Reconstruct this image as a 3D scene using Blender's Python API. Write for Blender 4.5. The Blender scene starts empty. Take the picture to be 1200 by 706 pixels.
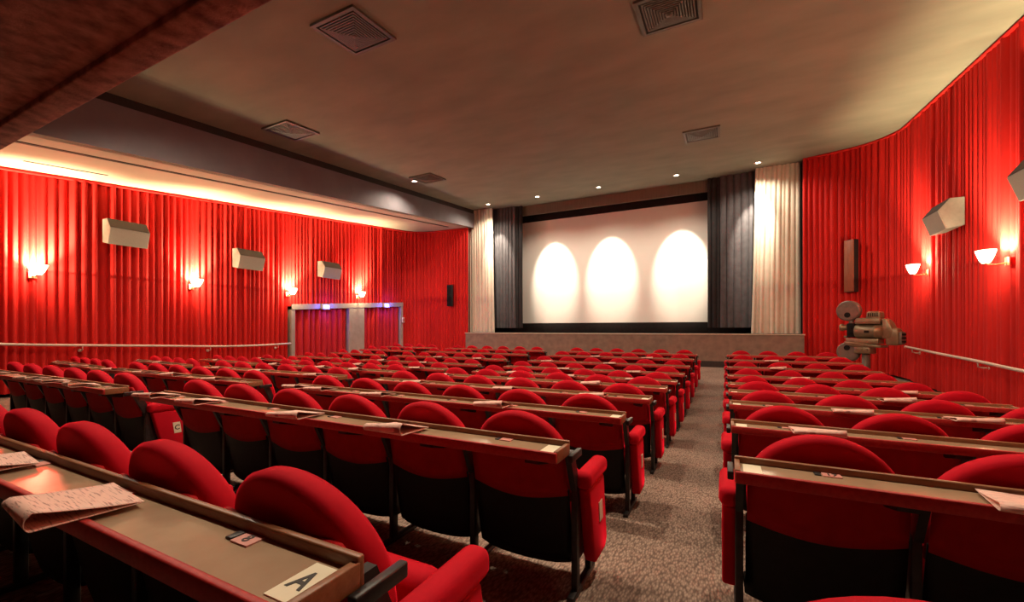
import bpy, bmesh, math, random
from mathutils import Vector, Matrix, Euler
rnd = random.Random(7)
PI = math.pi
S = bpy.context.scene
COL = S.collection
CZ = 1.52                       # eye height; world z=0 is the lowest point of the raked floor
def R(d): return math.radians(d)

# ------------------------------------------------------------------ floor profile, ceilings
FP = [(-6, -0.70), (-4, -0.80), (-1, -1.06), (0, -1.135), (.66, -1.187), (1.9, -1.255), (3.08, -1.335), (4.24, -1.39), (5.4, -1.44),
      (6.6, -1.495), (7.7, -1.505), (8.8, -1.475), (9.95, -1.42), (11.2, -1.375), (12.5, -1.32), (15, -1.22), (19, -1.2)]
def floor_z(y):
    n = len(FP)
    for i in range(n - 1):
        if y <= FP[i + 1][0] or i == n - 2:
            x0, y0 = FP[i]; x1, y1 = FP[i + 1]
            m0 = (FP[i + 1][1] - FP[max(i - 1, 0)][1]) / (FP[i + 1][0] - FP[max(i - 1, 0)][0])
            m1 = (FP[min(i + 2, n - 1)][1] - FP[i][1]) / (FP[min(i + 2, n - 1)][0] - FP[i][0])
            h = x1 - x0; t = (y - x0) / h
            return CZ + (2*t**3 - 3*t*t + 1)*y0 + (t**3 - 2*t*t + t)*h*m0 + (-2*t**3 + 3*t*t)*y1 + (t**3 - t*t)*h*m1
def ceil_z(y): return CZ + 3.9 + .08*y
def low_z(y): return CZ + 2.83 + .1*y

# ------------------------------------------------------------------ materials
def mat(name, col, rough=.6, metal=0, spec=.5, emit=None, es=0, noise=None, bump=None, sheen=0, coat=0):
    m = bpy.data.materials.new(name); m.use_nodes = True
    nt = m.node_tree; b = nt.nodes['Principled BSDF']
    b.inputs['Base Color'].default_value = (*col, 1)
    b.inputs['Roughness'].default_value = rough
    b.inputs['Metallic'].default_value = metal
    b.inputs['Specular IOR Level'].default_value = spec
    if sheen:
        b.inputs['Sheen Weight'].default_value = sheen
        b.inputs['Sheen Roughness'].default_value = .35
        b.inputs['Sheen Tint'].default_value = (1, .012, .04, 1)
    if coat:
        b.inputs['Coat Weight'].default_value = coat; b.inputs['Coat Roughness'].default_value = .15
    if emit:
        b.inputs['Emission Color'].default_value = (*emit, 1); b.inputs['Emission Strength'].default_value = es
    tc = None
    if noise or bump:
        tc = nt.nodes.new('ShaderNodeTexCoord')
    if noise:
        sc, col2, lo, hi = noise[:4]
        n = nt.nodes.new('ShaderNodeTexNoise'); n.inputs['Scale'].default_value = sc; n.inputs['Detail'].default_value = 6
        if len(noise) > 4:
            mp = nt.nodes.new('ShaderNodeMapping'); mp.inputs['Scale'].default_value = noise[4]
            nt.links.new(tc.outputs['Object'], mp.inputs[0]); nt.links.new(mp.outputs[0], n.inputs['Vector'])
        else:
            nt.links.new(tc.outputs['Object'], n.inputs['Vector'])
        r = nt.nodes.new('ShaderNodeValToRGB')
        r.color_ramp.elements[0].position = lo; r.color_ramp.elements[0].color = (*col, 1)
        r.color_ramp.elements[1].position = hi; r.color_ramp.elements[1].color = (*col2, 1)
        nt.links.new(n.outputs['Fac'], r.inputs[0]); nt.links.new(r.outputs[0], b.inputs['Base Color'])
    if bump:
        sc, st = bump
        n = nt.nodes.new('ShaderNodeTexNoise'); n.inputs['Scale'].default_value = sc; n.inputs['Detail'].default_value = 3
        nt.links.new(tc.outputs['Object'], n.inputs['Vector'])
        bp = nt.nodes.new('ShaderNodeBump'); bp.inputs['Strength'].default_value = st; bp.inputs['Distance'].default_value = .01
        nt.links.new(n.outputs['Fac'], bp.inputs['Height']); nt.links.new(bp.outputs[0], b.inputs['Normal'])
    return m
M = {}
M['curtain'] = mat('red_curtain_cloth', (.46, .009, .007), .75, spec=.25, noise=(3, (.54, .012, .009), .3, .7, (1, 1, .25)), sheen=.12)
M['velvet'] = mat('red_velvet', (.46, .003, .014), .8, spec=.15, noise=(9, (.54, .004, .018), .3, .7), sheen=1)
M['velvet_shaded'] = mat('red_velvet_shaded', (.30, .003, .006), .75, spec=.15, noise=(14, (.36, .005, .008), .3, .7))  # seat cloth with the shade of the seat rears put into its colour
M['black'] = mat('black_plastic', (.005, .0045, .005), .55, spec=.25, noise=(20, (.009, .008, .008), .3, .8))
M['steel'] = mat('black_painted_steel', (.010, .009, .0095), .4, spec=.4, noise=(25, (.03, .026, .026), .3, .8))
M['tray'] = mat('desk_laminate', (.33, .215, .13), .2, spec=.65, noise=(7, (.43, .295, .19), .3, .75))
M['lip'] = mat('red_desk_edge', (.36, .014, .014), .5, spec=.4, noise=(60, (.46, .03, .026), .35, .7))
M['rim'] = mat('desk_rim_wood', (.22, .085, .035), .38, spec=.5, noise=(12, (.30, .13, .06), .3, .7, (1, 8, 8)))
M['plate'] = mat('ivory_plate', (.80, .72, .52), .4, noise=(20, (.86, .79, .60), .3, .7))
M['pinkplate'] = mat('pink_number_plate', (.62, .24, .20), .45, noise=(30, (.70, .32, .27), .3, .7))
M['ink'] = mat('black_ink', (.02, .016, .014), .6, noise=(40, (.03, .025, .02), .3, .7))
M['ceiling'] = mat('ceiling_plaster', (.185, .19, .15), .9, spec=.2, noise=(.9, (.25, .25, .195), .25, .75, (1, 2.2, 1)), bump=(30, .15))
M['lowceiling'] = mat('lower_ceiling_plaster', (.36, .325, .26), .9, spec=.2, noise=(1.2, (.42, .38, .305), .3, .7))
M['soffit'] = mat('dark_taupe_paint', (.145, .13, .145), .7, spec=.3, noise=(2, (.17, .155, .17), .3, .7))
M['dark'] = mat('dark_recess', (.02, .017, .016), .8, noise=(5, (.028, .022, .02), .3, .7))
M['maroon'] = mat('maroon_balcony_plaster', (.11, .03, .025), .85, spec=.25, noise=(9, (.40, .17, .12), .3, .8), bump=(55, .5))
M['grey'] = mat('taupe_door_frame', (.30, .245, .21), .6, noise=(6, (.36, .30, .26), .3, .7))
M['stagef'] = mat('stage_front_board', (.20, .155, .125), .6, spec=.3, noise=(5, (.30, .235, .185), .3, .75))
M['stagetop'] = mat('stage_edge_strip', (.50, .42, .33), .5, noise=(9, (.56, .47, .37), .3, .7))
M['screen'] = mat('white_screen_sheet', (.80, .77, .72), .9, spec=.1, noise=(2, (.82, .79, .74), .3, .7))
M['mask'] = mat('black_masking_cloth', (.014, .012, .012), .9, spec=.1, noise=(8, (.02, .017, .017), .3, .7))
M['darkcurt'] = mat('grey_drape_cloth', (.06, .055, .06), .8, spec=.2, noise=(6, (.08, .073, .078), .3, .7), sheen=0)
M['blackcurt'] = mat('black_drape_cloth', (.022, .02, .022), .85, spec=.15, noise=(6, (.03, .027, .028), .3, .7))
M['whitecurt'] = mat('cream_drape_cloth', (.62, .56, .46), .8, spec=.2, noise=(6, (.68, .62, .51), .3, .7))
M['valance'] = mat('olive_valance_board', (.13, .105, .075), .8, noise=(4, (.16, .13, .095), .3, .7, (6, 1, .3)))
M['speaker'] = mat('grey_speaker_case', (.26, .255, .22), .55, noise=(18, (.31, .30, .26), .3, .7))
M['grille'] = mat('grey_speaker_cloth', (.33, .32, .28), .8, noise=(90, (.40, .39, .34), .3, .7))
M['grille_shaded'] = mat('shaded_speaker_cloth', (.06, .056, .05), .8, noise=(90, (.085, .08, .07), .3, .7))  # speaker cloth darkened for the shade on the upper face
M['lampmetal'] = mat('brass_lamp_dish', (.55, .42, .24), .4, metal=1, noise=(20, (.62, .48, .3), .3, .7))
M['railm'] = mat('pale_handrail', (.58, .48, .42), .35, spec=.5, noise=(14, (.64, .54, .47), .3, .7))
M['wood'] = mat('red_brown_wood_panel', (.20, .055, .025), .4, noise=(5, (.30, .09, .04), .3, .7, (4, 4, .6)))
M['brass'] = mat('aged_bronze_enamel', (.20, .14, .08), .36, metal=.45, noise=(7, (.28, .205, .125), .3, .7))
M['brassd'] = mat('grey_brown_enamel', (.13, .10, .08), .45, metal=.3, noise=(9, (.18, .14, .115), .3, .7))
M['vent'] = mat('ceiling_vent_metal', (.085, .075, .055), .5, noise=(12, (.11, .095, .07), .3, .7))
M['ventdark'] = mat('ceiling_vent_shadow', (.03, .026, .022), .7, noise=(12, (.04, .034, .03), .3, .7))
M['bulb'] = mat('lamp_bulb', (1, .9, .7), .4, emit=(1, .80, .50), es=60)
M['spotbulb'] = mat('spot_bulb', (1, .9, .8), .4, emit=(1, .88, .7), es=14)
M['exit'] = mat('exit_light_face', (.3, .3, .9), .4, emit=(.13, .13, 1.0), es=2.2)
M['exitc'] = mat('exit_light_symbol', (.8, .8, 1), .4, emit=(.75, .78, 1.0), es=2)
M['plaster'] = mat('dark_red_wall_plaster', (.20, .02, .018), .9, noise=(3, (.25, .03, .025), .3, .7))
M['doorcurt'] = mat('crimson_door_curtain', (.42, .008, .014), .7, spec=.3, noise=(6, (.5, .012, .018), .3, .7, (1, 1, .2)), sheen=.2)

def shade_mat():
    m = bpy.data.materials.new('frosted_lamp_glass'); m.use_nodes = True
    nt = m.node_tree; L = nt.links; nt.nodes.remove(nt.nodes['Principled BSDF'])
    out = nt.nodes['Material Output']
    tr = nt.nodes.new('ShaderNodeBsdfTransparent'); em = nt.nodes.new('ShaderNodeEmission'); mx = nt.nodes.new('ShaderNodeMixShader')
    em.inputs[0].default_value = (1, .80, .48, 1); em.inputs[1].default_value = 14; mx.inputs[0].default_value = .35
    L.new(tr.outputs[0], mx.inputs[1]); L.new(em.outputs[0], mx.inputs[2]); L.new(mx.outputs[0], out.inputs[0])
    return m
M['shade'] = shade_mat()
def carpet_mat():
    m = bpy.data.materials.new('woven_carpet'); m.use_nodes = True
    nt = m.node_tree; b = nt.nodes['Principled BSDF']; L = nt.links
    b.inputs['Roughness'].default_value = .85; b.inputs['Specular IOR Level'].default_value = .25
    tc = nt.nodes.new('ShaderNodeTexCoord')
    v = nt.nodes.new('ShaderNodeTexVoronoi'); v.inputs['Scale'].default_value = 95
    mp = nt.nodes.new('ShaderNodeMapping'); mp.inputs['Rotation'].default_value = (0, 0, R(38)); mp.inputs['Scale'].default_value = (1, .3, 1)
    L.new(tc.outputs['Object'], mp.inputs[0]); L.new(mp.outputs[0], v.inputs['Vector'])
    n = nt.nodes.new('ShaderNodeTexNoise'); n.inputs['Scale'].default_value = 1.3; n.inputs['Detail'].default_value = 5
    L.new(tc.outputs['Object'], n.inputs['Vector'])
    r1 = nt.nodes.new('ShaderNodeValToRGB')
    r1.color_ramp.elements[0].position = .1; r1.color_ramp.elements[0].color = (.50, .37, .29, 1)
    r1.color_ramp.elements[1].position = .75; r1.color_ramp.elements[1].color = (.17, .115, .09, 1)
    L.new(v.outputs['Distance'], r1.inputs[0])
    r2 = nt.nodes.new('ShaderNodeValToRGB')
    r2.color_ramp.elements[0].position = .3; r2.color_ramp.elements[0].color = (.62, .6, .6, 1)
    r2.color_ramp.elements[1].position = .7; r2.color_ramp.elements[1].color = (1, 1, 1, 1)
    L.new(n.outputs['Fac'], r2.inputs[0])
    mx = nt.nodes.new('ShaderNodeMix'); mx.data_type = 'RGBA'; mx.blend_type = 'MULTIPLY'; mx.inputs[0].default_value = 1
    L.new(r1.outputs[0], mx.inputs[6]); L.new(r2.outputs[0], mx.inputs[7]); L.new(mx.outputs[2], b.inputs['Base Color'])
    bp = nt.nodes.new('ShaderNodeBump'); bp.inputs['Strength'].default_value = .5; bp.inputs['Distance'].default_value = .01
    L.new(v.outputs['Distance'], bp.inputs['Height']); L.new(bp.outputs[0], b.inputs['Normal'])
    return m
M['carpet'] = carpet_mat()
def paper_mat():
    m = bpy.data.materials.new('pink_newsprint'); m.use_nodes = True
    nt = m.node_tree; b = nt.nodes['Principled BSDF']; L = nt.links
    b.inputs['Roughness'].default_value = .6
    tc = nt.nodes.new('ShaderNodeTexCoord')
    w = nt.nodes.new('ShaderNodeTexNoise'); w.inputs['Scale'].default_value = 1; w.inputs['Detail'].default_value = 4
    mp = nt.nodes.new('ShaderNodeMapping'); mp.inputs['Scale'].default_value = (16, 210, 1)
    L.new(tc.outputs['Object'], mp.inputs[0]); L.new(mp.outputs[0], w.inputs['Vector'])
    r = nt.nodes.new('ShaderNodeValToRGB')
    r.color_ramp.elements[0].position = .36; r.color_ramp.elements[0].color = (.42, .21, .18, 1)
    r.color_ramp.elements[1].position = .46; r.color_ramp.elements[1].color = (.86, .56, .47, 1)
    L.new(w.outputs['Fac'], r.inputs[0]); L.new(r.outputs[0], b.inputs['Base Color'])
    return m
M['paper'] = paper_mat()

# ------------------------------------------------------------------ mesh helpers
class MB:
    def __init__(self): self.bm = bmesh.new()
    def _mi(self, faces, mi, smooth=False):
        for f in faces: f.material_index = mi; f.smooth = smooth
    def box(self, x0, x1, y0, y1, z0, z1, bev=0, seg=2, mi=0, mtx=None, smooth=False):
        g = bmesh.ops.create_cube(self.bm, size=1)
        vs = g['verts']
        for v in vs:
            v.co = Vector(((x0 + x1)/2 + v.co.x*(x1 - x0), (y0 + y1)/2 + v.co.y*(y1 - y0), (z0 + z1)/2 + v.co.z*(z1 - z0)))
        fs = list({f for v in vs for f in v.link_faces})
        self._mi(fs, mi, smooth)
        if bev:
            es = list({e for v in vs for e in v.link_edges})
            r = bmesh.ops.bevel(self.bm, geom=es, offset=bev, segments=seg, affect='EDGES', profile=.5)
            vs = list({v for f in r['faces'] for v in f.verts} | {v for v in vs if v.is_valid})
            fs = list({f for v in vs for f in v.link_faces}); self._mi(fs, mi, smooth or bev > 0)
        if mtx is not None: bmesh.ops.transform(self.bm, matrix=mtx, verts=[v for v in vs if v.is_valid])
        return vs
    def prism(self, pts, axis, a, b, mi=0, bev=0, mtx=None, smooth=False):
        """polygon pts in the plane normal to axis, extruded from a to b"""
        def P(p, t):
            return {'x': (t, p[0], p[1]), 'y': (p[0], t, p[1]), 'z': (p[0], p[1], t)}[axis]
        A = [self.bm.verts.new(P(p, a)) for p in pts]; B = [self.bm.verts.new(P(p, b)) for p in pts]
        fs = [self.bm.faces.new(A), self.bm.faces.new(B[::-1])]
        n = len(pts)
        for i in range(n): fs.append(self.bm.faces.new((A[i], B[i], B[(i + 1) % n], A[(i + 1) % n])))
        bmesh.ops.recalc_face_normals(self.bm, faces=fs)
        self._mi(fs, mi, smooth); vs = A + B
        if bev:
            es = list({e for f in fs for e in f.edges})
            r = bmesh.ops.bevel(self.bm, geom=es, offset=bev, segments=2, affect='EDGES', profile=.5)
            vs = list({v for f in r['faces'] for v in f.verts} | {v for v in vs if v.is_valid})
            self._mi(list({f for v in vs for f in v.link_faces}), mi, True)
        if mtx is not None: bmesh.ops.transform(self.bm, matrix=mtx, verts=vs)
        return vs
    def tube(self, path, r, n=10, mi=0, cap=True):
        rings = []
        m = len(path)
        for i, p in enumerate(path):
            p = Vector(p)
            d = (Vector(path[min(i + 1, m - 1)]) - Vector(path[max(i - 1, 0)])).normalized()
            u = d.cross(Vector((0, 0, 1)))
            if u.length < 1e-3: u = Vector((1, 0, 0))
            u.normalize(); w = d.cross(u).normalized()
            rr = r[i] if isinstance(r, (list, tuple)) else r
            rings.append([self.bm.verts.new(p + u*rr*math.cos(2*PI*k/n) + w*rr*math.sin(2*PI*k/n)) for k in range(n)])
        fs = []
        for i in range(m - 1):
            for k in range(n):
                fs.append(self.bm.faces.new((rings[i][k], rings[i][(k + 1) % n], rings[i + 1][(k + 1) % n], rings[i + 1][k])))
        self._mi(fs, mi, True)
        if cap:
            c = [self.bm.faces.new(rings[0][::-1]), self.bm.faces.new(rings[-1])]; self._mi(c, mi); fs += c
        bmesh.ops.recalc_face_normals(self.bm, faces=fs)
        return [v for q in rings for v in q]
    def sheet(self, f, nu, nv, thick=0, mi=0, smooth=True):
        """surface f(u,v) over [0,1]^2, optionally closed into a slab of the given thickness"""
        P = [[Vector(f(i/nu, j/nv)) for j in range(nv + 1)] for i in range(nu + 1)]
        V = [[self.bm.verts.new(p) for p in row] for row in P]
        fs = []
        for i in range(nu):
            for j in range(nv): fs.append(self.bm.faces.new((V[i][j], V[i + 1][j], V[i + 1][j + 1], V[i][j + 1])))
        if thick:
            W = []
            for i in range(nu + 1):
                row = []
                for j in range(nv + 1):
                    a = P[min(i + 1, nu)][j] - P[max(i - 1, 0)][j]; b = P[i][min(j + 1, nv)] - P[i][max(j - 1, 0)]
                    n = a.cross(b)
                    if n.length > 1e-12: n.normalize()
                    row.append(self.bm.verts.new(P[i][j] - n*thick))
                W.append(row)
            for i in range(nu):
                for j in range(nv): fs.append(self.bm.faces.new((W[i][j], W[i][j + 1], W[i + 1][j + 1], W[i + 1][j])))
            for i in range(nu):
                fs.append(self.bm.faces.new((V[i][0], W[i][0], W[i + 1][0], V[i + 1][0])))
                fs.append(self.bm.faces.new((V[i][nv], V[i + 1][nv], W[i + 1][nv], W[i][nv])))
            for j in range(nv):
                fs.append(self.bm.faces.new((V[0][j], V[0][j + 1], W[0][j + 1], W[0][j])))
                fs.append(self.bm.faces.new((V[nu][j], W[nu][j], W[nu][j + 1], V[nu][j + 1])))
        self._mi(fs, mi, smooth)
    def lathe(self, prof, n=20, mi=0, axis='z', at=(0, 0, 0), mtx=None):
        """prof: (r, h) pairs spun round an axis"""
        rings = []
        for r, h in prof:
            ring = []
            for k in range(n):
                a = 2*PI*k/n; c, s = r*math.cos(a), r*math.sin(a)
                p = {'z': (c, s, h), 'y': (c, h, s), 'x': (h, c, s)}[axis]
                ring.append(self.bm.verts.new(Vector(p) + Vector(at)))
            rings.append(ring)
        fs = []
        for i in range(len(prof) - 1):
            for k in range(n): fs.append(self.bm.faces.new((rings[i][k], rings[i][(k + 1) % n], rings[i + 1][(k + 1) % n], rings[i + 1][k])))
        fs.append(self.bm.faces.new(rings[0][::-1])); fs.append(self.bm.faces.new(rings[-1]))
        bmesh.ops.recalc_face_normals(self.bm, faces=fs)
        self._mi(fs, mi, True)
        for f in fs[-2:]: f.smooth = False
        vs = [v for q in rings for v in q]
        if mtx is not None: bmesh.ops.transform(self.bm, matrix=mtx, verts=vs)
        return vs
    def build(self, name, mats, parent=None, loc=(0, 0, 0), sharp=None):
        me = bpy.data.meshes.new(name)
        if sharp:
            for e in self.bm.edges:
                if len(e.link_faces) == 2 and e.calc_face_angle(0) > R(sharp): e.smooth = False
        self.bm.to_mesh(me); self.bm.free()
        for m in (mats if isinstance(mats, (list, tuple)) else [mats]): me.materials.append(m)
        o = bpy.data.objects.new(name, me); COL.objects.link(o)
        o.location = loc
        if parent is not None: o.parent = parent
        return o
def tag(o, label, cat, group=None, kind=None):
    o['label'] = label; o['category'] = cat
    if group: o['group'] = group
    if kind: o['kind'] = kind
    return o
def thing(name, label, cat, loc=(0, 0, 0), rz=0, group=None):
    o = bpy.data.objects.new(name, None); COL.objects.link(o); o.location = loc; o.rotation_euler = (0, 0, rz)
    o.empty_display_size = .1
    return tag(o, label, cat, group)
def struct(o):
    o['kind'] = 'structure'; return o
def copy_tree(o, parent=None):
    c = o.copy(); COL.objects.link(c)
    if parent is not None: c.parent = parent
    for ch in o.children: copy_tree(ch, c)
    return c
TEXT = {}
def text_obj(ch, size, m, parent, mtx):
    key = (ch, size)
    if key not in TEXT:
        cu = bpy.data.curves.new('letters', 'FONT'); cu.body = ch; cu.size = size; cu.extrude = .0006
        cu.align_x = 'CENTER'; cu.align_y = 'CENTER'; cu.offset = size*.02
        t = bpy.data.objects.new('letters', cu); COL.objects.link(t)
        dg = bpy.context.evaluated_depsgraph_get()
        me = bpy.data.meshes.new_from_object(t.evaluated_get(dg)); bpy.data.objects.remove(t); bpy.data.curves.remove(cu)
        me.materials.clear(); me.materials.append(m); TEXT[key] = me
    o = bpy.data.objects.new('lettering', TEXT[key]); COL.objects.link(o); o.parent = parent; o.matrix_local = mtx
    return o
ORD = ['zeroth', 'first', 'second', 'third', 'fourth', 'fifth', 'sixth', 'seventh', 'eighth', 'ninth', 'tenth']

# ------------------------------------------------------------------ room shell
XL, XR, YB, YS = -12.35, 3.95, -3.2, 15.0        # curtain lines, back, stage front
mb = MB(); mb.sheet(lambda u, v: (-12.7 + 17.0*u, -3.4 + 19.0*v, floor_z(-3.4 + 19.0*v)), 4, 76)
# slab underside, so the floor has body
mb.box(-12.7, 4.3, -3.4, 15.6, -.6, -.4)
struct(mb.build('floor', M['carpet']))
def wallbox(name, x0, x1, y0, y1, z0, z1, m):
    b = MB(); b.box(x0, x1, y0, y1, z0, z1); return struct(b.build(name, m))
wallbox('wall_left', -12.85, -12.62, -3.4, 19, -.4, 7.2, M['plaster'])
wallbox('wall_right', 4.1, 4.3, -3.4, 19, -.4, 7.2, M['plaster'])
wallbox('wall_back', -12.85, 4.3, -3.6, -3.4, -.4, 7.2, M['plaster'])
wallbox('wall_front', -12.85, 4.3, 18.6, 18.8, -.4, 7.2, M['mask'])
wallbox('wall_front_left', -12.7, -9.9, 15.55, 15.7, -.4, 7.2, M['plaster'])
wallbox('wall_front_right', 2.16, 4.2, 15.62, 15.75, -.4, 7.2, M['plaster'])
wallbox('wall_stage_left', -10.4, -10.3, 15.5, 18.6, -.4, 7.2, M['mask'])
wallbox('wall_stage_right', 2.1, 2.16, 15.35, 18.6, -.4, 7.2, M['mask'])
mb = MB()
mb.prism([(-3.4, ceil_z(-3.4)), (19, ceil_z(19)), (19, ceil_z(19) + .2), (-3.4, ceil_z(-3.4) + .2)], 'x', -9.72, 4.3)
struct(mb.build('ceiling', M['ceiling']))
mb = MB()
mb.prism([(-3.4, low_z(-3.4)), (15.7, low_z(15.7)), (15.7, low_z(15.7) + .15), (-3.4, low_z(-3.4) + .15)], 'x', -12.85, -9.7)
struct(mb.build('ceiling_low', M['lowceiling']))
# soffit face between the two ceilings, with a shadow gap along its top
mb = MB()
mb.prism([(-3.4, low_z(-3.4)), (15.7, low_z(15.7)), (15.7, ceil_z(15.7) - .17), (-3.4, ceil_z(-3.4) - .17)], 'x', -9.90, -9.695)
struct(mb.build('trim_1', M['soffit']))
mb = MB()
mb.prism([(-3.4, ceil_z(-3.4) - .2), (15.7, ceil_z(15.7) - .2), (15.7, ceil_z(15.7) + .1), (-3.4, ceil_z(-3.4) + .1)], 'x', -9.95, -9.74)
struct(mb.build('trim_2', M['dark']))
# curtain slot and short air slit in the lower ceiling
mb = MB()
mb.prism([(1.0, low_z(1.0) - .012), (14.6, low_z(14.6) - .012), (14.6, low_z(14.6) + .03), (1.0, low_z(1.0) + .03)], 'x', -10.42, -10.33)
struct(mb.build('trim_3', M['dark']))
mb = MB()
mb.prism([(2.9, low_z(2.9) - .008), (4.1, low_z(4.1) - .008), (4.1, low_z(4.1) + .02), (2.9, low_z(2.9) + .02)], 'x', -11.62, -11.57)
struct(mb.build('trim_4', M['dark']))
# balcony over the back rows: slab and edge beam
ZB = CZ + 1.9
wallbox('ceiling_balcony', -12.6, 4.1, -3.4, 1.40, ZB + .05, ZB + .35, M['maroon'])
mb = MB(); mb.box(-12.6, 4.1, 1.37, 1.557, ZB, ZB + 1.1, bev=.012); struct(mb.build('beam_balcony', M['maroon']))
# stage
SZ = CZ - .146
mb = MB()
mb.box(-9.78, 2.08, YS + .02, 18.6, -.4, SZ - .03, mi=0)
mb.box(-9.80, 2.10, YS - .02, YS + .12, SZ - .04, SZ, bev=.008, mi=1)
mb.box(-9.78, 2.08, YS + .1, 18.6, SZ - .03, SZ - .004, mi=2)
mb.box(-9.78, 2.08, YS - .0, YS + .03, -.4, floor_z(15) + .19, bev=.006, mi=3)
struct(mb.build('stage', [M['stagef'], M['stagetop'], M['mask'], M['dark']]))
# baseboards behind the curtain hems
mb = MB(); mb.sheet(lambda u, v: (-12.55, -3.3 + 18.8*u, floor_z(-3.3 + 18.8*u) - .02 + .14*v), 60, 1, thick=.03); struct(mb.build('baseboard_left', M['dark']))
mb = MB(); mb.sheet(lambda u, v: (4.05, -3.3 + 18.8*u, floor_z(-3.3 + 18.8*u) - .02 + .14*v), 60, 1, thick=.03); struct(mb.build('baseboard_right', M['dark']))

# ------------------------------------------------------------------ pleated cloth
def pleated(path, zlo, zhi, pitch, depth, m, name, seed=1, per=12, rows=5, sway=.0, parent=None, side=1, sharp=.5):
    """cloth hung along a plan polyline, in pleats that stand out to one side of it"""
    rr = random.Random(seed)
    seg = [0]
    for a, b in zip(path, path[1:]): seg.append(seg[-1] + math.dist(a, b))
    Lt = seg[-1]; n = max(2, round(Lt/pitch)); cols = []
    cuts = [0]
    for i in range(n): cuts.append(cuts[-1] + .75 + .5*rr.random())
    cuts = [c*Lt/cuts[-1] for c in cuts]
    def at(s):
        i = 0
        while i < len(seg) - 2 and s > seg[i + 1]: i += 1
        t = (s - seg[i])/(seg[i + 1] - seg[i]); a, b = path[i], path[i + 1]
        d = ((b[0] - a[0])/(seg[i + 1] - seg[i]), (b[1] - a[1])/(seg[i + 1] - seg[i]))
        return a[0] + (b[0] - a[0])*t, a[1] + (b[1] - a[1])*t, d
    bm = bmesh.new()
    for i in range(n):
        amp = depth*(.65 + .6*rr.random()); lean = (rr.random() - .5)*.5
        for k in range(per + (1 if i == n - 1 else 0)):
            t = k/per; s = cuts[i] + (cuts[i + 1] - cuts[i])*t
            x, y, d = at(min(s, Lt - 1e-6))
            o = amp*abs(math.sin(PI*t))**sharp*(1 + lean*(t - .5))
            nx, ny = -d[1]*side, d[0]*side
            col = []
            for j in range(rows + 1):
                f = j/rows; zz = zlo(x, y) + (zhi(x, y) - zlo(x, y))*f
                oo = o*(1 + .25*math.sin(f*5 + i*1.7)*sway*4) ; sh = sway*math.sin(i*2.3 + f*4)*(1 - f)
                col.append(bm.verts.new((x + nx*oo + d[0]*sh, y + ny*oo + d[1]*sh, zz)))
            cols.append(col)
    for a, b in zip(cols, cols[1:]):
        for j in range(rows):
            f = bm.faces.new((a[j], b[j], b[j + 1], a[j + 1])); f.smooth = True
    bmesh.ops.recalc_face_normals(bm, faces=bm.faces)
    me = bpy.data.meshes.new(name); bm.to_mesh(me); bm.free(); me.materials.append(m)
    ob = bpy.data.objects.new(name, me); COL.objects.link(ob)
    if parent is not None: ob.parent = parent
    return ob
def arc(cx, cy, r, a0, a1, n=10): return [(cx + r*math.cos(R(a0 + (a1 - a0)*i/n)), cy + r*math.sin(R(a0 + (a1 - a0)*i/n))) for i in range(n + 1)]
DY0, DY1 = 8.75, 14.0          # the two curtained doorways on the left
def lintel(y): return CZ + .79 + (y - 8.8)*(1.14 - .79)/(14.0 - 8.8)
lpath_a = [(XL - .06, -3.2), (XL - .06, DY0)]
lpath_b = [(XL - .06, DY0), (XL - .06, DY1)]
lpath_c = [(XL - .06, DY1), (-12.38, 14.15)] + arc(-11.36, 14.2, 1.0, 178, 98, 8)[1:] + [(-9.86, 15.34)]
hem = lambda x, y: floor_z(y) + .07
topl = lambda x, y: low_z(y) - .015
lt = thing('wall_curtain', 'pleated red curtain covering the left wall round to the cream stage curtain', 'curtain', (0, 0, 0))
pleated(lpath_a, hem, topl, .14, .095, M['curtain'], 'curtain_length', 3, parent=lt, side=-1, sharp=.8)
pleated(lpath_b, lambda x, y: lintel(y) - .06, topl, .14, .095, M['curtain'], 'curtain_length', 4, parent=lt, side=-1, sharp=.8)
pleated(lpath_c, hem, topl, .15, .045, M['curtain'], 'curtain_length', 5, parent=lt, side=-1)
rpath = [(XR + .05, -3.2), (XR + .05, 13.45)] + arc(2.4, 13.5, 1.6, 0, 75, 12)[1:] + [(2.08, 15.3)]
topr = lambda x, y: ceil_z(y) - .012
rt = thing('wall_curtain', 'pleated red curtain covering the right wall behind the old film projector', 'curtain', (0, 0, 0))
pleated(rpath, hem, topr, .145, .085, M['curtain'], 'curtain_length', 9, parent=rt, side=1, sharp=.65)
def headband(path, zf, dz, parent):
    mbx = MB()
    pts = [(p[0], p[1]) for p in path]
    dense = []
    for a, b in zip(pts, pts[1:]):
        k = max(1, int(math.dist(a, b)/1.0))
        for i in range(k): dense.append((a[0] + (b[0] - a[0])*i/k, a[1] + (b[1] - a[1])*i/k))
    dense.append(pts[-1])
    mbx.tube([(x, y, zf(x, y) + dz) for x, y in dense], .035, 6)
    return mbx.build('heading_band', M['curtain'], parent)
headband([(XL + .02, -3.2), (XL + .02, 14.1)] + arc(-11.36, 14.2, .95, 178, 98, 8) + [(-9.86, 15.29)], topl, -.02, lt)
headband([(XR - .02, -3.2), (XR - .02, 13.45)] + arc(2.4, 13.5, 1.53, 0, 75, 12)[1:] + [(2.08, 15.25)], topr, -.02, rt)

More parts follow.
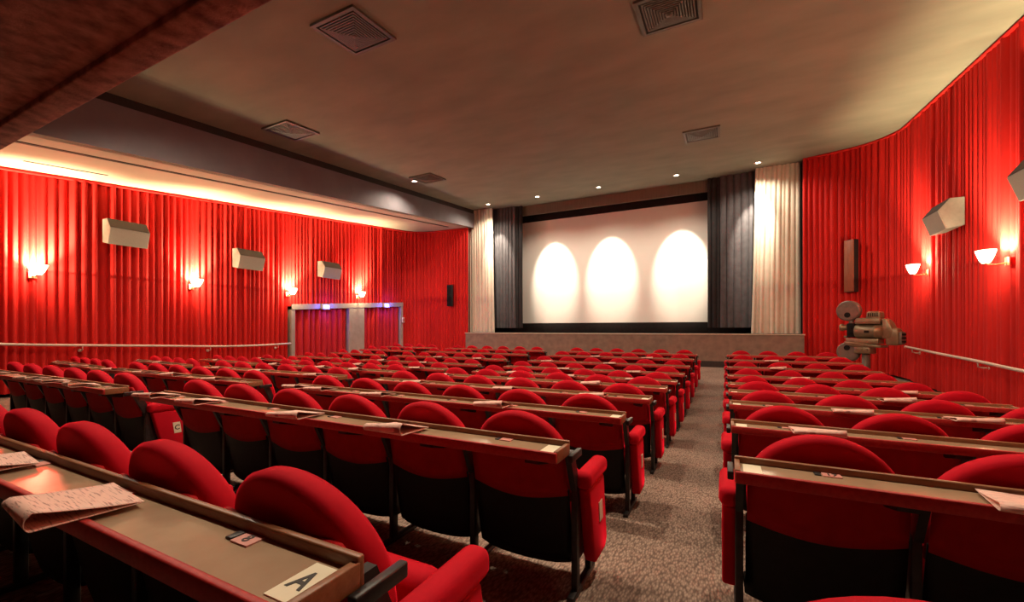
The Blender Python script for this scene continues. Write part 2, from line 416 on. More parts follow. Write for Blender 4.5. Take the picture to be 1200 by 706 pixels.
# ------------------------------------------------------------------ doorways on the left wall
def doorway(idx, y0, y1, jl, jr):
    """frame with jamb widths jl, jr; the head follows the slope of the floor"""
    b = MB(); x0, x1 = -12.62, -12.27
    hz = .17
    for ya, yb in ((y0, y0 + jl), (y1 - jr, y1)):
        b.prism([(ya, floor_z((ya + yb)/2) - .02), (yb, floor_z((ya + yb)/2) - .02), (yb, lintel(yb)), (ya, lintel(ya))], 'x', x0, x1)
    b.prism([(y0, lintel(y0) - hz), (y1, lintel(y1) - hz), (y1, lintel(y1)), (y0, lintel(y0))], 'x', x0, x1 + .012)
    o = struct(b.build('door_%d' % idx, M['grey']))
    c = pleated([(-12.48, y0 + jl + .01), (-12.48, y1 - jr - .01)], lambda x, y: floor_z(y) + .03, lambda x, y: lintel(y) - hz - .01, .22, .13,
                M['doorcurt'], 'door_curtain', 20 + idx, parent=None, side=-1, sway=.02, per=12)
    return o, c
d1, c1 = doorway(1, 8.8, 11.49, .12, .39)
d2, c2 = doorway(2, 11.49, 13.98, .33, .14)
tag(c1, 'crimson curtain hanging in the wider doorway nearer the handrail', 'curtain', 'door curtains')
tag(c2, 'crimson curtain hanging in the narrower doorway nearer the stage', 'curtain', 'door curtains')
def exit_sign(y, label):
    t = thing('exit_sign', label, 'exit light', (-12.25, y, lintel(y) - .11), 0, 'blue exit lights')
    b = MB(); b.box(-.02, .05, -.15, .15, -.085, .085, bev=.008); b.build('casing', M['grey'], t)
    b = MB(); b.box(.045, .056, -.135, .135, -.07, .07, bev=.003); b.build('lit_panel', M['exit'], t)
    b = MB(); b.prism([(-.09, -.03), (.02, -.03), (.02, -.055), (.10, 0), (.02, .055), (.02, .03), (-.09, .03)], 'x', .054, .060); b.build('arrow', M['exitc'], t)
    l = bpy.data.lights.new('blue_glow', 'POINT'); l.energy = 26; l.color = (.12, .10, 1); l.shadow_soft_size = .06
    o = bpy.data.objects.new('blue_glow', l); COL.objects.link(o); o.parent = t; o.location = (.16, 0, 0)
exit_sign(10.05, 'small glowing blue exit light over the doorway nearer the handrail')
exit_sign(12.95, 'small glowing blue exit light over the doorway nearer the stage')
b = MB(); b.box(-12.24, -12.18, 13.86, 13.98, CZ + .28, CZ + .5, bev=.008); b.box(-12.183, -12.175, 13.89, 13.95, CZ + .33, CZ + .45, mi=1)
tag(b.build('call_box', [M['railm'], M['lip']]), 'small pale box on the door frame nearest the stage', 'box')

# ------------------------------------------------------------------ handrails
def handrail(pts, side, label, brackets):
    t = thing('handrail', label, 'handrail', (0, 0, 0), 0, 'handrails')
    b = MB(); b.tube(pts, .026, 10); b.build('rail', M['railm'], t)
    for (x, y, z) in brackets:
        k = MB(); k.tube([(x, y, z - .02), (x, y, z - .09), (x + side*.06, y, z - .11), (x + side*.13, y, z - .11)], .012, 8)
        k.lathe([(.035, x + side*.12), (.035, x + side*.14)], 12, axis='x', at=(0, y, z - .11)); k.build('bracket', M['railm'], t)
def lrail(y): return floor_z(y) + 1.03
ys = [-3 + i*(8.72 + 3)/24 for i in range(25)]
handrail([(-12.2, y, lrail(y)) for y in ys], -1, 'long pale handrail along the red curtain on the left wall', [(-12.2, y, lrail(y)) for y in (1.2, 3.9, 6.4, 8.3)])
def rrail(y): return floor_z(y) + .88
ys = [4 + i*(13.1 - 4)/24 for i in range(25)]
handrail([(3.80, y, rrail(y)) for y in ys] + [(3.82, 13.2, rrail(13.2) - .02)], 1, 'pale handrail sloping along the red curtain on the right wall', [(3.80, y, rrail(y)) for y in (5.5, 9.9, 12.7)])

# ------------------------------------------------------------------ wall lamps
def lamp(x, y, z, side, label):
    """half-bowl uplighter on the curtain; side = +1 when the wall is on the left"""
    t = thing('wall_lamp', label, 'wall lamp', (x, y, z), 0 if side > 0 else PI, 'wall uplighters')
    b = MB()
    def cup(u, v):
        a = 2*PI*u; r = .05 + .085*v**.7
        return (.23 + r*math.cos(a)*.85, r*math.sin(a)*1.15, -.06 + .20*v)
    b.sheet(cup, 20, 6); b.build('glass_shade', M['shade'], t)
    b = MB(); b.box(-.02, .0, -.06, .06, -.12, .02, bev=.006); b.tube([(.0, 0, -.07), (.12, 0, -.095), (.21, 0, -.085), (.23, 0, -.05)], .012, 8); b.build('arm', M['lampmetal'], t)
    b = MB(); b.lathe([(.012, -.04), (.02, -.025), (.032, .002), (.034, .02), (.025, .04), (.006, .05)], 14, at=(.23, 0, 0)); b.build('bulb', M['bulb'], t)
    W = LW*(1.1 if side > 0 else .62)
    for nm, rot, e in (('uplight', (PI, 0, 0), W), ('upward_beam', (0, R(156), 0), W*8), ('downlight', (0, 0, 0), W*.6)):
        l = bpy.data.lights.new(nm, 'SPOT'); l.energy = e; l.color = (1, .74, .42); l.spot_size = R(110 if nm == 'upward_beam' else 179); l.spot_blend = .8 if nm == 'upward_beam' else .03; l.shadow_soft_size = .03
        o = bpy.data.objects.new(nm, l); COL.objects.link(o); o.parent = t; o.location = (.15 if nm == 'upward_beam' else .20, 0, .05); o.rotation_euler = rot
LW = 170
for y, z, w in ((3.2, 1.13, 'nearest the camera'), (6.0, 1.14, 'second from the camera'), (8.68, 1.14, 'over the handrail end by the doorways'), (11.5, 1.25, 'above the pillar between the two doorways')):
    lamp(XL + .06, y, CZ + z, 1, 'glowing brass wall lamp on the left curtain, ' + w)
for y, z, w in ((12.2, 1.27, 'nearer the projector'), (9.3, 1.10, 'nearer the right edge of the photo')):
    lamp(XR - .06, y, CZ + z, -1, 'glowing brass wall lamp on the right curtain, ' + w)
lamp(XR - .06, 6.8, CZ + 1.12, -1, 'glowing brass wall lamp on the right curtain, beyond the edge of the photo')
lamp(XR - .06, 3.9, CZ + 1.15, -1, 'glowing brass wall lamp on the right curtain, level with the second row')

# ------------------------------------------------------------------ surround speakers
def surround(x, y, z, side, label):
    t = thing('wall_speaker', label, 'speaker', (x, y, z), 0 if side > 0 else PI, 'surround speakers')
    prof = [(0, .27), (.20, .27), (.36, .06), (.24, -.29), (0, -.24)]
    b = MB(); b.prism(prof, 'y', -.36, .36, bev=.008); b.build('case', M['speaker'], t)
    def face(p, q, m, nm):
        d = Vector((q[0] - p[0], 0, q[1] - p[1])); n = Vector((-d.z, 0, d.x)).normalized()
        if n.x < 0: n = -n
        A = Vector((p[0], 0, p[1])) + d*.02; B = Vector((q[0], 0, q[1])) - d*.02
        k = MB()
        vs = []
        for off in (0, .008):
            for P, yy in ((A, -.35), (A, .35), (B, .35), (B, -.35)): vs.append(k.bm.verts.new(P + n*off + Vector((0, yy, 0))))
        fs = [k.bm.faces.new([vs[i] for i in q4]) for q4 in ((0, 1, 2, 3), (4, 7, 6, 5), (0, 4, 5, 1), (1, 5, 6, 2), (2, 6, 7, 3), (3, 7, 4, 0))]
        bmesh.ops.recalc_face_normals(k.bm, faces=fs)
        k.build(nm, m, t)
    face(prof[1], prof[2], M['grille_shaded'], 'upper_grille'); face(prof[2], prof[3], M['grille'], 'lower_grille')
    b = MB(); b.box(-.10, .02, -.05, .05, -.05, .05); b.build('mount', M['speaker'], t)
for y, z, w in ((4.6, 2.16, 'nearest the camera'), (7.35, 1.98, 'middle one of three'), (10.1, 2.02, 'farthest, over the wider doorway')):
    surround(XL + .09, y, CZ + z, 1, 'grey wedge speaker high on the left red curtain, ' + w)
for y, z, w in ((10.85, 2.13, 'between the two wall lamps'), (8.0, 2.05, 'at the right edge of the photo')):
    surround(XR - .09, y, CZ + z, -1, 'grey wedge speaker high on the right red curtain, ' + w)
surround(XR - .09, 5.2, CZ + 2.0, -1, 'grey wedge speaker on the right red curtain, nearest the back')
# slim column speakers either side of the stage
def column_speaker(x, y, z, w, h, dp, rz, label, m, m2):
    t = thing('column_speaker', label, 'speaker', (x, y, z), rz, 'slim column speakers')
    b = MB(); b.box(-w/2, w/2, -dp/2, dp/2, -h/2, h/2, bev=.01); b.build('case', m, t)
    b = MB(); b.box(-w/2 + .008, w/2 - .008, -dp/2 - .014, -dp/2 + .01, -h/2 + .01, h/2 - .01, bev=.004); b.build('front_panel', m2, t)
column_speaker(-10.62, 15.08, CZ + 1.45, .24, .92, .12, 0, 'slim black column speaker on the red curtain left of the stage', M['blackcurt'], M['mask'])
column_speaker(3.12, 14.70, CZ + 1.75, .28, 1.45, .16, R(-50), 'tall slim wooden column speaker on the red curtain above the projector', M['blackcurt'], M['wood'])

# ------------------------------------------------------------------ ceiling fittings
def vent(x, y, label, size=.82):
    t = thing('ceiling_vent', label, 'vent', (x, y, ceil_z(y) - .012), 0, 'square ceiling vents')
    t.rotation_euler = (math.atan(.08), 0, 0)
    h = size/2
    b = MB()
    for a in range(4):
        mt = Matrix.Rotation(a*PI/2, 4, 'Z')
        b.prism([(-h, -h), (h, -h), (h - .055, -h + .055), (-h + .055, -h + .055)], 'z', -.022, .012, mtx=mt)
    b.build('frame', M['vent'], t)
    b = MB(); b.box(-h + .05, h - .05, -h + .05, h - .05, .0, .01); b.build('backing', M['ventdark'], t)
    for a in range(4):
        mt = Matrix.Rotation(a*PI/2, 4, 'Z'); k = MB()
        for i in range(9):
            r0 = .03 + i*(h - .10)/9; r1 = r0 + .020
            z0 = -.062 + .050*(i/9)
            k.prism([(-r0 - .0, -r0), (r0, -r0), (r1, -r1), (-r1, -r1)], 'z', z0, z0 + .012, mtx=mt)
        k.build('louvre', M['vent'], t)
    b = MB(); b.box(-.03, .03, -.03, .03, -.07, .0, bev=.006); b.build('centre_cap', M['vent'], t)
vent(-4.72, 4.36, 'square louvred ceiling vent near the balcony beam, in the top middle')
vent(-.69, 6.15, 'square louvred ceiling vent cut by the top edge of the photo')
vent(-8.55, 6.12, 'square louvred ceiling vent nearest the left soffit and the balcony')
vent(-.52, 11.4, 'square louvred ceiling vent above the centre aisle near the screen')
vent(-8.35, 10.65, 'square louvred ceiling vent beside a small lit downlight')
def downlight(x, y, label, spot):
    t = thing('ceiling_downlight', label, 'downlight', (x, y, ceil_z(y)), 0, 'ceiling downlights')
    t.rotation_euler = (math.atan(.08), 0, 0)
    b = MB()
    n = 20
    def ring(u, v):
        a = 2*PI*u; r, z = [(.062, -.004), (.10, -.014), (.112, -.010), (.114, .004)][min(3, int(v*3 + .5))]
        return (r*math.cos(a), r*math.sin(a), z)
    b.sheet(ring, n, 3); b.build('trim_ring', M['railm'], t)
    b = MB(); b.lathe([(.066, .0), (.066, -.006), (.05, -.011)], 18); b.build('lens', M['spotbulb'], t)
    if spot:
        l = bpy.data.lights.new('beam', 'SPOT'); l.energy = spot; l.color = (1, .86, .66); l.spot_size = R(38 if -8 < x < 0 else 40); l.spot_blend = .6; l.shadow_soft_size = .03
        o = bpy.data.objects.new('beam', l); COL.objects.link(o); o.location = (x, y, ceil_z(y) - .05)
        o.rotation_euler = (R(36 if -8 < x < 0 else 27), 0, 0)
        l = bpy.data.lights.new('spill', 'SPOT'); l.energy = SPILL; l.color = (1, .84, .64); l.spot_size = R(150); l.spot_blend = .7; l.shadow_soft_size = .05
        o = bpy.data.objects.new('spill', l); COL.objects.link(o); o.location = (x, y, ceil_z(y) - .05); o.rotation_euler = (R(-6), 0, 0)
    return t
SPOT = 1500
SPILL = 240
FILL = 390  # power of the added fill spots that brighten seats and floor
for x, w in ((-8.63, 'at the far left, over the cream curtain'), (-6.45, 'second from the left, over the screen'), (-4.06, 'middle one of five'), (-1.45, 'second from the right, over the screen'), (.89, 'at the far right, over the cream curtain')):
    downlight(x, 14.92, 'small lit ceiling downlight, ' + w, SPOT)
downlight(-8.92, 10.7, 'small lit downlight beside a square ceiling vent', 0)
l = bpy.data.lights.new('spill', 'SPOT'); l.energy = SPILL; l.color = (1, .84, .64); l.spot_size = R(150); l.spot_blend = .7; l.shadow_soft_size = .05
o = bpy.data.objects.new('spill', l); COL.objects.link(o); o.location = (-8.92, 10.7, ceil_z(10.7) - .05)

# ------------------------------------------------------------------ stage, screen and drapes
YSC = 16.8
t = thing('cinema_screen', 'large white cinema screen with black masking above the stage', 'screen', (-4.3, YSC, SZ))
sx0, sx1, sz0, sz1 = -8.05 + 4.3, -.56 + 4.3, CZ + .26 - SZ, CZ + 4.65 - SZ
b = MB(); b.box(sx0 - .1, sx1 + .1, -.0, .03, sz0 - .1, sz1 + .1); b.build('sheet', M['screen'], t)
b = MB(); b.box(sx0 - 1.2, sx1 + 1.2, -.05, -.01, sz1, sz1 + .5, bev=.008); b.build('top_masking', M['mask'], t)
b = MB(); b.box(sx0 - 1.2, sx1 + 1.2, -.05, -.01, 0.0, sz0, bev=.008); b.build('bottom_masking', M['mask'], t)
b = MB(); b.box(sx0 - 1.2, sx0, -.055, -.012, 0.0, sz1 + .4, bev=.008); b.build('side_masking', M['mask'], t)
b = MB(); b.box(sx1, sx1 + 1.2, -.055, -.012, 0.0, sz1 + .4, bev=.008); b.build('side_masking', M['mask'], t)
b = MB(); b.prism([(16.2, CZ + 4.80), (16.26, CZ + 4.80), (16.26, ceil_z(16.26)), (16.2, ceil_z(16.2))], 'x', -10.28, 2.08)
tag(b.build('screen_valance', M['valance']), 'olive brown valance board along the ceiling above the screen', 'valance')
def drape(x0, x1, y, zlo, m, label, pitch, depth, seed, ytop=None, flare=0):
    z = (lambda xx, yy: zlo); top = lambda xx, yy: ceil_z(yy) - .01
    o = pleated([(x0, y), (x1, y)], z, top, pitch, depth, m, 'stage_curtain', seed, side=-1, sway=.012, rows=8)
    if flare:
        for v in o.data.vertices:
            f = (v.co.z - zlo)/(ceil_z(y) - zlo); k = (v.co.x - x0)/(x1 - x0)
            v.co.x += flare*(1 - f)*((1 - k) if flare < 0 else k)
    return tag(o, label, 'curtain', 'stage curtains')
drape(-10.25, -8.82, 15.62, SZ + .01, M['whitecurt'], 'cream pleated stage curtain at the left end of the stage', .13, .06, 31, flare=.12)
drape(.86, 2.07, 15.62, SZ + .01, M['whitecurt'], 'cream pleated stage curtain at the right end of the stage', .12, .06, 32, flare=-.12)
drape(-9.4, -7.88, 15.95, SZ + .20, M['darkcurt'], 'grey pleated drape left of the screen', .15, .07, 33)
drape(-7.94, -7.60, 16.04, SZ + .20, M['blackcurt'], 'narrow black drape at the left edge of the screen', .15, .06, 34)
drape(-.16, 1.06, 15.95, SZ + .20, M['darkcurt'], 'grey pleated drape right of the screen', .19, .07, 35)
drape(-.55, -.10, 16.04, SZ + .20, M['blackcurt'], 'narrow black drape at the right edge of the screen', .15, .06, 36)

# ------------------------------------------------------------------ film projector
PJ = (3.0, 12.55); PK = .74
pz = floor_z(PJ[1])
t = thing('film_projector', 'old bronze film projector on a pedestal by the right red curtain', 'projector', (PJ[0], PJ[1], pz), R(-35))
t.scale = (PK, 1, 1)
ez = CZ - pz                      # eye level above the projector's floor
ZP = lambda z: ez + z
b = MB(); b.lathe([(.30, 0), (.30, .04), (.24, .07), (.13, .13), (.105, .3), (.10, .78)], 24, at=(-.09, 0, 0)); b.build('pedestal', M['brassd'], t)
b = MB(); b.box(-.33, .10, -.16, .16, ZP(-.57), ZP(-.41), bev=.015)
for xx in (-.25, -.12, .02): b.lathe([(.022, -.185), (.022, -.155)], 10, axis='y', at=(xx, 0, ZP(-.47)))
b.build('control_box', M['brass'], t)
b = MB(); b.prism([(-.58, ZP(-.30)), (.38, ZP(-.37)), (.38, ZP(-.42)), (-.30, ZP(-.42)), (-.58, ZP(-.34))], 'y', -.19, .19, bev=.01)
b.box(-.56, .30, -.15, .15, ZP(-.34), ZP(-.22), bev=.012); b.build('bed_plate', M['brass'], t)
b = MB(); b.lathe([(.12, -.36), (.165, -.33), (.17, -.30), (.17, .16), (.18, .17), (.18, .22), (.17, .23), (.17, .40)], 28, axis='x', at=(0, 0, ZP(-.05)))
b.box(-.05, .07, -.184, -.15, ZP(-.085), ZP(-.03), bev=.006, mi=1); b.build('lamp_house', [M['brass'], M['mask']], t)
b = MB(); b.prism([(-.30, ZP(.12)), (.34, ZP(.12)), (.34, ZP(.23)), (.30, ZP(.26)), (-.26, ZP(.26)), (-.30, ZP(.23))], 'y', -.15, .15, bev=.012)
b.box(-.31, .35, -.16, .16, ZP(.165), ZP(.185), bev=.004); b.build('upper_housing', M['brass'], t)
b = MB(); b.prism([(-.04, ZP(.25)), (.33, ZP(.25)), (.32, ZP(.38)), (.28, ZP(.41)), (.02, ZP(.41)), (-.02, ZP(.38))], 'y', -.11, .11, bev=.014)
for i in range(5): b.box(.02 + i*.055, .045 + i*.055, -.116, -.105, ZP(.29), ZP(.37), mi=1)
b.build('chimney', [M['brass'], M['mask']], t)
b = MB(); b.prism([(.37, ZP(-.22)), (.60, ZP(-.22)), (.66, ZP(-.02)), (.58, ZP(.13)), (.50, ZP(.22)), (.37, ZP(.25))], 'y', -.14, .14, bev=.04); b.build('rear_hood', M['brass'], t)
b = MB(); b.prism([(.46, ZP(-.36)), (.74, ZP(-.36)), (.77, ZP(-.32)), (.77, ZP(-.04)), (.72, ZP(.02)), (.46, ZP(.05))], 'y', -.13, .13, bev=.035); b.build('rear_box', M['brass'], t)
b = MB(); b.box(.76, .84, -.105, .105, ZP(-.34), ZP(-.06), bev=.02)
for i in range(3): b.box(.835, .85, -.10, .10, ZP(-.30 + i*.08), ZP(-.255 + i*.08), mi=1)
b.build('rear_grille', [M['brassd'], M['mask']], t)
b = MB(); b.box(-.56, -.35, -.10, .10, ZP(-.20), ZP(.14), bev=.015); b.lathe([(.05, -.13), (.05, -.09)], 14, axis='y', at=(-.46, 0, ZP(.05)))
b.lathe([(.035, -.13), (.035, -.09)], 14, axis='y', at=(-.48, 0, ZP(-.10))); b.lathe([(.03, -.13), (.03, -.09)], 12, axis='y', at=(-.40, 0, ZP(-.06))); b.build('film_gate', M['mask'], t)
b = MB(); b.lathe([(.05, -.78), (.085, -.77), (.085, -.70), (.07, -.69), (.07, -.60), (.055, -.58), (.055, -.52)], 20, axis='x', at=(0, -.02, ZP(.04))); b.build('lens', M['brass'], t)
b = MB(); b.lathe([(.02, -.66), (.03, -.65), (.03, -.58), (.015, -.55)], 12, axis='x', at=(0, -.04, ZP(-.19))); b.build('knob', M['brass'], t)
for nm, cx, cz, r in (('upper_reel_box', -.55, .44, .245), ('lower_reel_box', -.56, -.55, .23)):
    b = MB(); b.lathe([(r - .03, -.075), (r, -.06), (r, .06), (r - .03, .075)], 36, axis='y', at=(cx, 0, ZP(cz)))
    b.lathe([(r - .045, -.082), (r - .05, -.079), (r - .05, -.07)], 36, axis='y', at=(cx, 0, ZP(cz)))
    b.lathe([(.062, -.094), (.062, -.07)], 20, axis='y', at=(cx + .0, 0, ZP(cz - .10 if cz > 0 else cz + .10)), mi=1)
    o = b.build(nm, [M['brassd'], M['mask']], t); o.scale = (1/PK, 1, 1); o.location = (cx - cx/PK, 0, 0)
b = MB(); b.prism([(-.54, ZP(.10)), (-.40, ZP(.10)), (-.44, ZP(.26)), (-.52, ZP(.26))], 'y', -.05, .05, bev=.008); b.build('reel_arm', M['brassd'], t)
b = MB(); b.prism([(-.56, ZP(-.40)), (-.30, ZP(-.40)), (-.30, ZP(-.46)), (-.50, ZP(-.46))], 'y', -.05, .05, bev=.008); b.build('reel_arm', M['brassd'], t)

# ------------------------------------------------------------------ seats
SW = .56
def outline():
    pts = [(-.22, .395), (-.245, .42)]
    pts += [(-.25, .50), (-.253, .58)]
    for i in range(1, 24):
        a = PI - PI*i/24
        pts.append((.254*math.cos(a), .60 + .255*math.sin(a)))
    pts += [(.253, .58), (.25, .50), (.245, .42), (.22, .395)]
    return pts
def lean(z): return (.84 - z)*.19
def cushion(b):
    O = outline(); n = len(O)
    nrm = []
    for i in range(n):
        p, q = O[i - 1], O[(i + 1) % n]; d = Vector((q[0] - p[0], q[1] - p[1])).normalized(); nrm.append((-d.y*-1, d.x*-1))
    rings = []
    for d, y in ((.09, -.045), (.03, -.044), (.010, -.036), (0, -.02), (0, .018), (.010, .036), (.03, .046), (.09, .056)):
        ring = []
        for (x, z), (nx, nz) in zip(O, nrm):
            X, Z = x - nx*d*(-1 if False else 1)*-1, z - nz*d*-1
            ring.append((X, y, Z))
        rings.append(ring)
    # inset sanity: shrink towards the middle
    rr = []
    for (d, y), ring in zip(((.09, -.045), (.03, -.044), (.010, -.036), (0, -.02), (0, .018), (.010, .036), (.03, .046), (.09, .056)), rings):
        q = []
        for (x, z) in O:
            cx, cz = 0, .60
            v = Vector((x - cx, z - cz)); l = v.length; v = v*((l - d)/l)
            X, Z = cx + v.x, cz + v.y
            q.append(b.bm.verts.new((X, y + lean(Z) + .45*X*X, Z)))
        rr.append(q)
    fs = []
    for A, B in zip(rr, rr[1:]):
        for i in range(n): fs.append(b.bm.faces.new((A[i], A[(i + 1) % n], B[(i + 1) % n], B[i])))
    for ring, y in ((rr[0], -.045), (rr[-1], .062)):
        c = b.bm.verts.new((0, y + lean(.6), .60))
        for i in range(n): fs.append(b.bm.faces.new((ring[i], ring[(i + 1) % n], c)))
    bmesh.ops.recalc_face_normals(b.bm, faces=fs); b._mi(fs, 0, True)
def seat_base(root, ends):
    b = MB(); cushion(b); b.build('backrest', M['velvet'], root)
    b = MB()
    def panel(u, v):
        x = -.250 + .500*u; zt = min(.735, .585 + .24*math.sqrt(max(0, 1 - (x/.262)**2))); zb = .475 - .035*math.cos((u - .5)*PI)
        z = zb + (zt - zb)*v
        return (x, -.052 + lean(z) + .45*x*x, z)
    b.sheet(panel, 12, 5, thick=-.016); b.build('back_panel', M['velvet_shaded'], root, sharp=50)
    b = MB()
    def shell(u, v):
        x = -.254 + .508*u; w = (x/.254)**4
        zt = .50; zb = .118 + .022*w
        z = zb + (zt - zb)*min(1, v*1.25 - .25) if v > .2 else zb - .03*(1 - v/.2)*(1 - w)
        y = -.050 + lean(z) + .45*x*x + (.0 if v > .2 else .16*(1 - v/.2))
        return (x, y, z)
    b.sheet(shell, 12, 10, thick=-.014); b.build('lower_shell', M['black'], root, sharp=60)
    b = MB(); b.box(-.235, .235, -.06, .06, -.165, .165, bev=.045, seg=4, mtx=Matrix.Translation((0, .245, .365)) @ Matrix.Rotation(R(-16), 4, 'X'), smooth=True)
    b.build('seat_cushion', M['velvet'], root)
    xs = [-SW/2] + ([SW/2] if 'R' in ends else [])
    for x in xs:
        b = MB()
        b.box(x - .017, x + .017, -.02, .34, 0, .028, bev=.006)
        b.box(x - .015, x + .015, .04, .085, .02, .52, bev=.004)
        b.box(x - .015, x + .015, .255, .29, .02, .50, bev=.004)
        b.box(x - .013, x + .013, .05, .28, .16, .50)
        b.prism([(.03, .50), (.085, .50), (.0, .70), (-.06, .70)], 'x', x - .014, x + .014)
        b.build('leg', M['steel'], root)
    for x in xs:
        side = -1 if x < 0 else 1
        end = (x < 0 and 'L' in ends) or (x > 0)
        if not end:
            b = MB(); b.box(x - .021, x + .021, .12, .36, .515, .565, bev=.018, seg=3, smooth=True); b.build('armrest', M['velvet'], root)
        else:
            b = MB(); xo = x + side*.036
            b.box(xo - .042, xo + .042, .045, .375, .50, .585, bev=.032, seg=4, smooth=True); b.build('armrest', M['velvet'], root)
            b = MB(); b.prism([(.07, .50), (.335, .50), (.40, .14), (.36, .10), (.19, .10), (.16, .14)], 'x', xo - .030, xo + .030, bev=.012)
            e = b.build('end_panel', M['velvet'], root)
            b = MB(); xp = xo + side*.031
            b.prism([(.225, .385), (.283, .385), (.297, .285), (.239, .285)], 'x', xp - .002, xp + .003); pl = b.build('letter_plate', M['plate'], e)
SEATS = {}
def seat_proto(ends):
    if ends not in SEATS:
        r = bpy.data.objects.new('theatre_chair', None); COL.objects.link(r); r.empty_display_size = .1; seat_base(r, ends); SEATS[ends] = [r, False]
    p = SEATS[ends]
    if not p[1]: p[1] = True; return p[0]
    return copy_tree(p[0])
def place_seat(ends, x, y, rz, label, group):
    o = seat_proto(ends); o.location = (x, y, floor_z(y)); o.rotation_euler = (rnd.uniform(-.004, .004), 0, rz + rnd.uniform(-.002, .002))
    tag(o, label, 'cinema seat', group)
    return o

# ------------------------------------------------------------------ desks
def desk(n, loc, rz, label, group, letters, ends, numbers=None):
    """continuous narrow worktop behind n seats; local x runs along the row from 0 to n*SW"""
    t = thing('row_desk', label, 'desk', loc, rz, group)
    L = n*SW
    b = MB(); b.box(-.005, L + .005, -.232, -.088, .712, .738); b.build('tray', M['tray'], t)
    b = MB(); b.box(-.02, L + .02, -.248, -.230, .705, .748, bev=.004); b.build('front_lip', M['lip'], t)
    b = MB(); b.box(-.02, L + .02, -.092, -.074, .70, .762, bev=.004); b.build('back_rim', M['rim'], t)
    for x in (-.012, L + .012):
        k = MB(); k.box(x - .009, x + .009, -.235, -.085, .702, .752, bev=.003); k.build('end_rim', M['rim'], t)
    for i in range(n):
        x = i*SW + SW - .10
        k = MB(); k.prism([(-.225, .711), (-.225, .685), (-.11, .655), (-.085, .655), (-.085, .711)], 'x', x - .03, x + .03); k.build('bracket', M['steel'], t)
    for x in ((L + .034,) if letters else (-.034, L + .034)):
        k = MB(); k.box(x - .011, x + .011, -.12, .02, .675, .708, bev=.004); k.build('end_arm', M['steel'], t)
    for i in range(n):
        x = i*SW + SW/2 + .004
        k = MB(); k.box(x - .028, x + .028, -.135, -.095, .737, .7415); p = k.build('number_plate', M['pinkplate'], t)
        k = MB(); k.box(x - .052, x - .032, -.132, -.10, .737, .743, bev=.002); k.build('plate_clip', M['steel'], t)
        if numbers and numbers[i]:
            text_obj(numbers[i], .036, M['ink'], p, Matrix.Translation((x, -.115, .7418)))
    for side in ends:
        x = .037 if side == 'L' else L - .037
        k = MB(); k.box(x - .030, x + .030, -.215, -.110, .737, .7405); p = k.build('letter_plate', M['plate'], t)
        if letters: text_obj(letters, .055, M['ink'], p, Matrix.Translation((x, -.163, .7408)) @ Matrix.Diagonal((1, 1.25, 1, 1)))
    return t
PITCH = 1.187
BL = {
    'right-hand block': dict(x0=.052, n=4, y0=1.96, rows=range(0, 9), yaw=0),
    'middle block': dict(x0=-3.99, n=6, y0=1.85, rows=range(-1, 9), yaw=0),
    'left block': dict(x0=-8.0, n=6, y0=1.85, rows=range(0, 9), yaw=0),
    'far-left block': dict(x0=-10.70, n=4, y0=1.85, rows=range(1, 9), yaw=R(-5.5)),
}
# which rows carry a folded programme, at which position along the desk (in seats from the left end)
PROG = {
    ('middle block', -1): [3.35, 4.56], ('middle block', 0): [.3, 1.35, 3.13, 4.5], ('middle block', 1): [.28, .87, 2.2, 4.3],
    ('middle block', 2): [1.2, 3.4, 5.1], ('middle block', 3): [.4, 2.6, 4.45], ('middle block', 4): [1.5, 3.2, 5.0], ('middle block', 5): [2.3, 4.6],
    ('middle block', 6): [.8, 3.3], ('middle block', 7): [2.2, 4.3],
    ('right-hand block', 0): [1.36], ('right-hand block', 1): [.73], ('right-hand block', 2): [1.47, 2.68], ('right-hand block', 3): [2.53], ('right-hand block', 4): [3.2],
    ('right-hand block', 5): [1.68], ('right-hand block', 6): [1.4], ('right-hand block', 7): [1.4],
    ('left block', 0): [1.0, 3.1, 4.0, 5.15], ('left block', 1): [.4, 2.0, 3.3, 4.9], ('left block', 2): [1.2, 3.0, 5.2], ('left block', 3): [.6, 2.9, 4.4], ('left block', 4): [2.2, 4.9],
    ('left block', 5): [1.4, 3.6], ('left block', 6): [2.7, 4.8],
    ('far-left block', 1): [1.2, 2.8], ('far-left block', 2): [.8, 2.4], ('far-left block', 3): [1.7], ('far-left block', 4): [.9, 2.9],
}
def programme_mesh(seed):
    q = random.Random(seed); b = MB()
    h = .028 + .016*q.random()
    sec = []                                     # one closed loop of paper: lower leaf, round the fold, back along the upper leaf
    for i in range(9): sec.append((.09 - .185*i/8, .001))
    for i in range(1, 8):
        a = -PI/2 - PI*i/8; sec.append((-.095 + .5*h*math.cos(a)*.9, .001 + h/2 + h/2*math.sin(a)))
    for i in range(11):
        f = i/10; sec.append((-.095 + .19*f, .001 + h*(1 - f)**1.3 + .003))
    Lx = .24
    def f(u, v):
        k = v*(len(sec) - 1); i = min(int(k), len(sec) - 2); t_ = k - i
        y = sec[i][0] + (sec[i + 1][0] - sec[i][0])*t_; z = sec[i][1] + (sec[i + 1][1] - sec[i][1])*t_
        return (Lx*(u - .5), y, z*(.75 + .5*u) if z > .004 else z)
    b.sheet(f, 8, len(sec) - 1, thick=.0018)
    return b
PM = []
for i in range(3):
    o = programme_mesh(i + 1).build('folded_programme', M['paper']); PM.append(o.data); bpy.data.objects.remove(o)
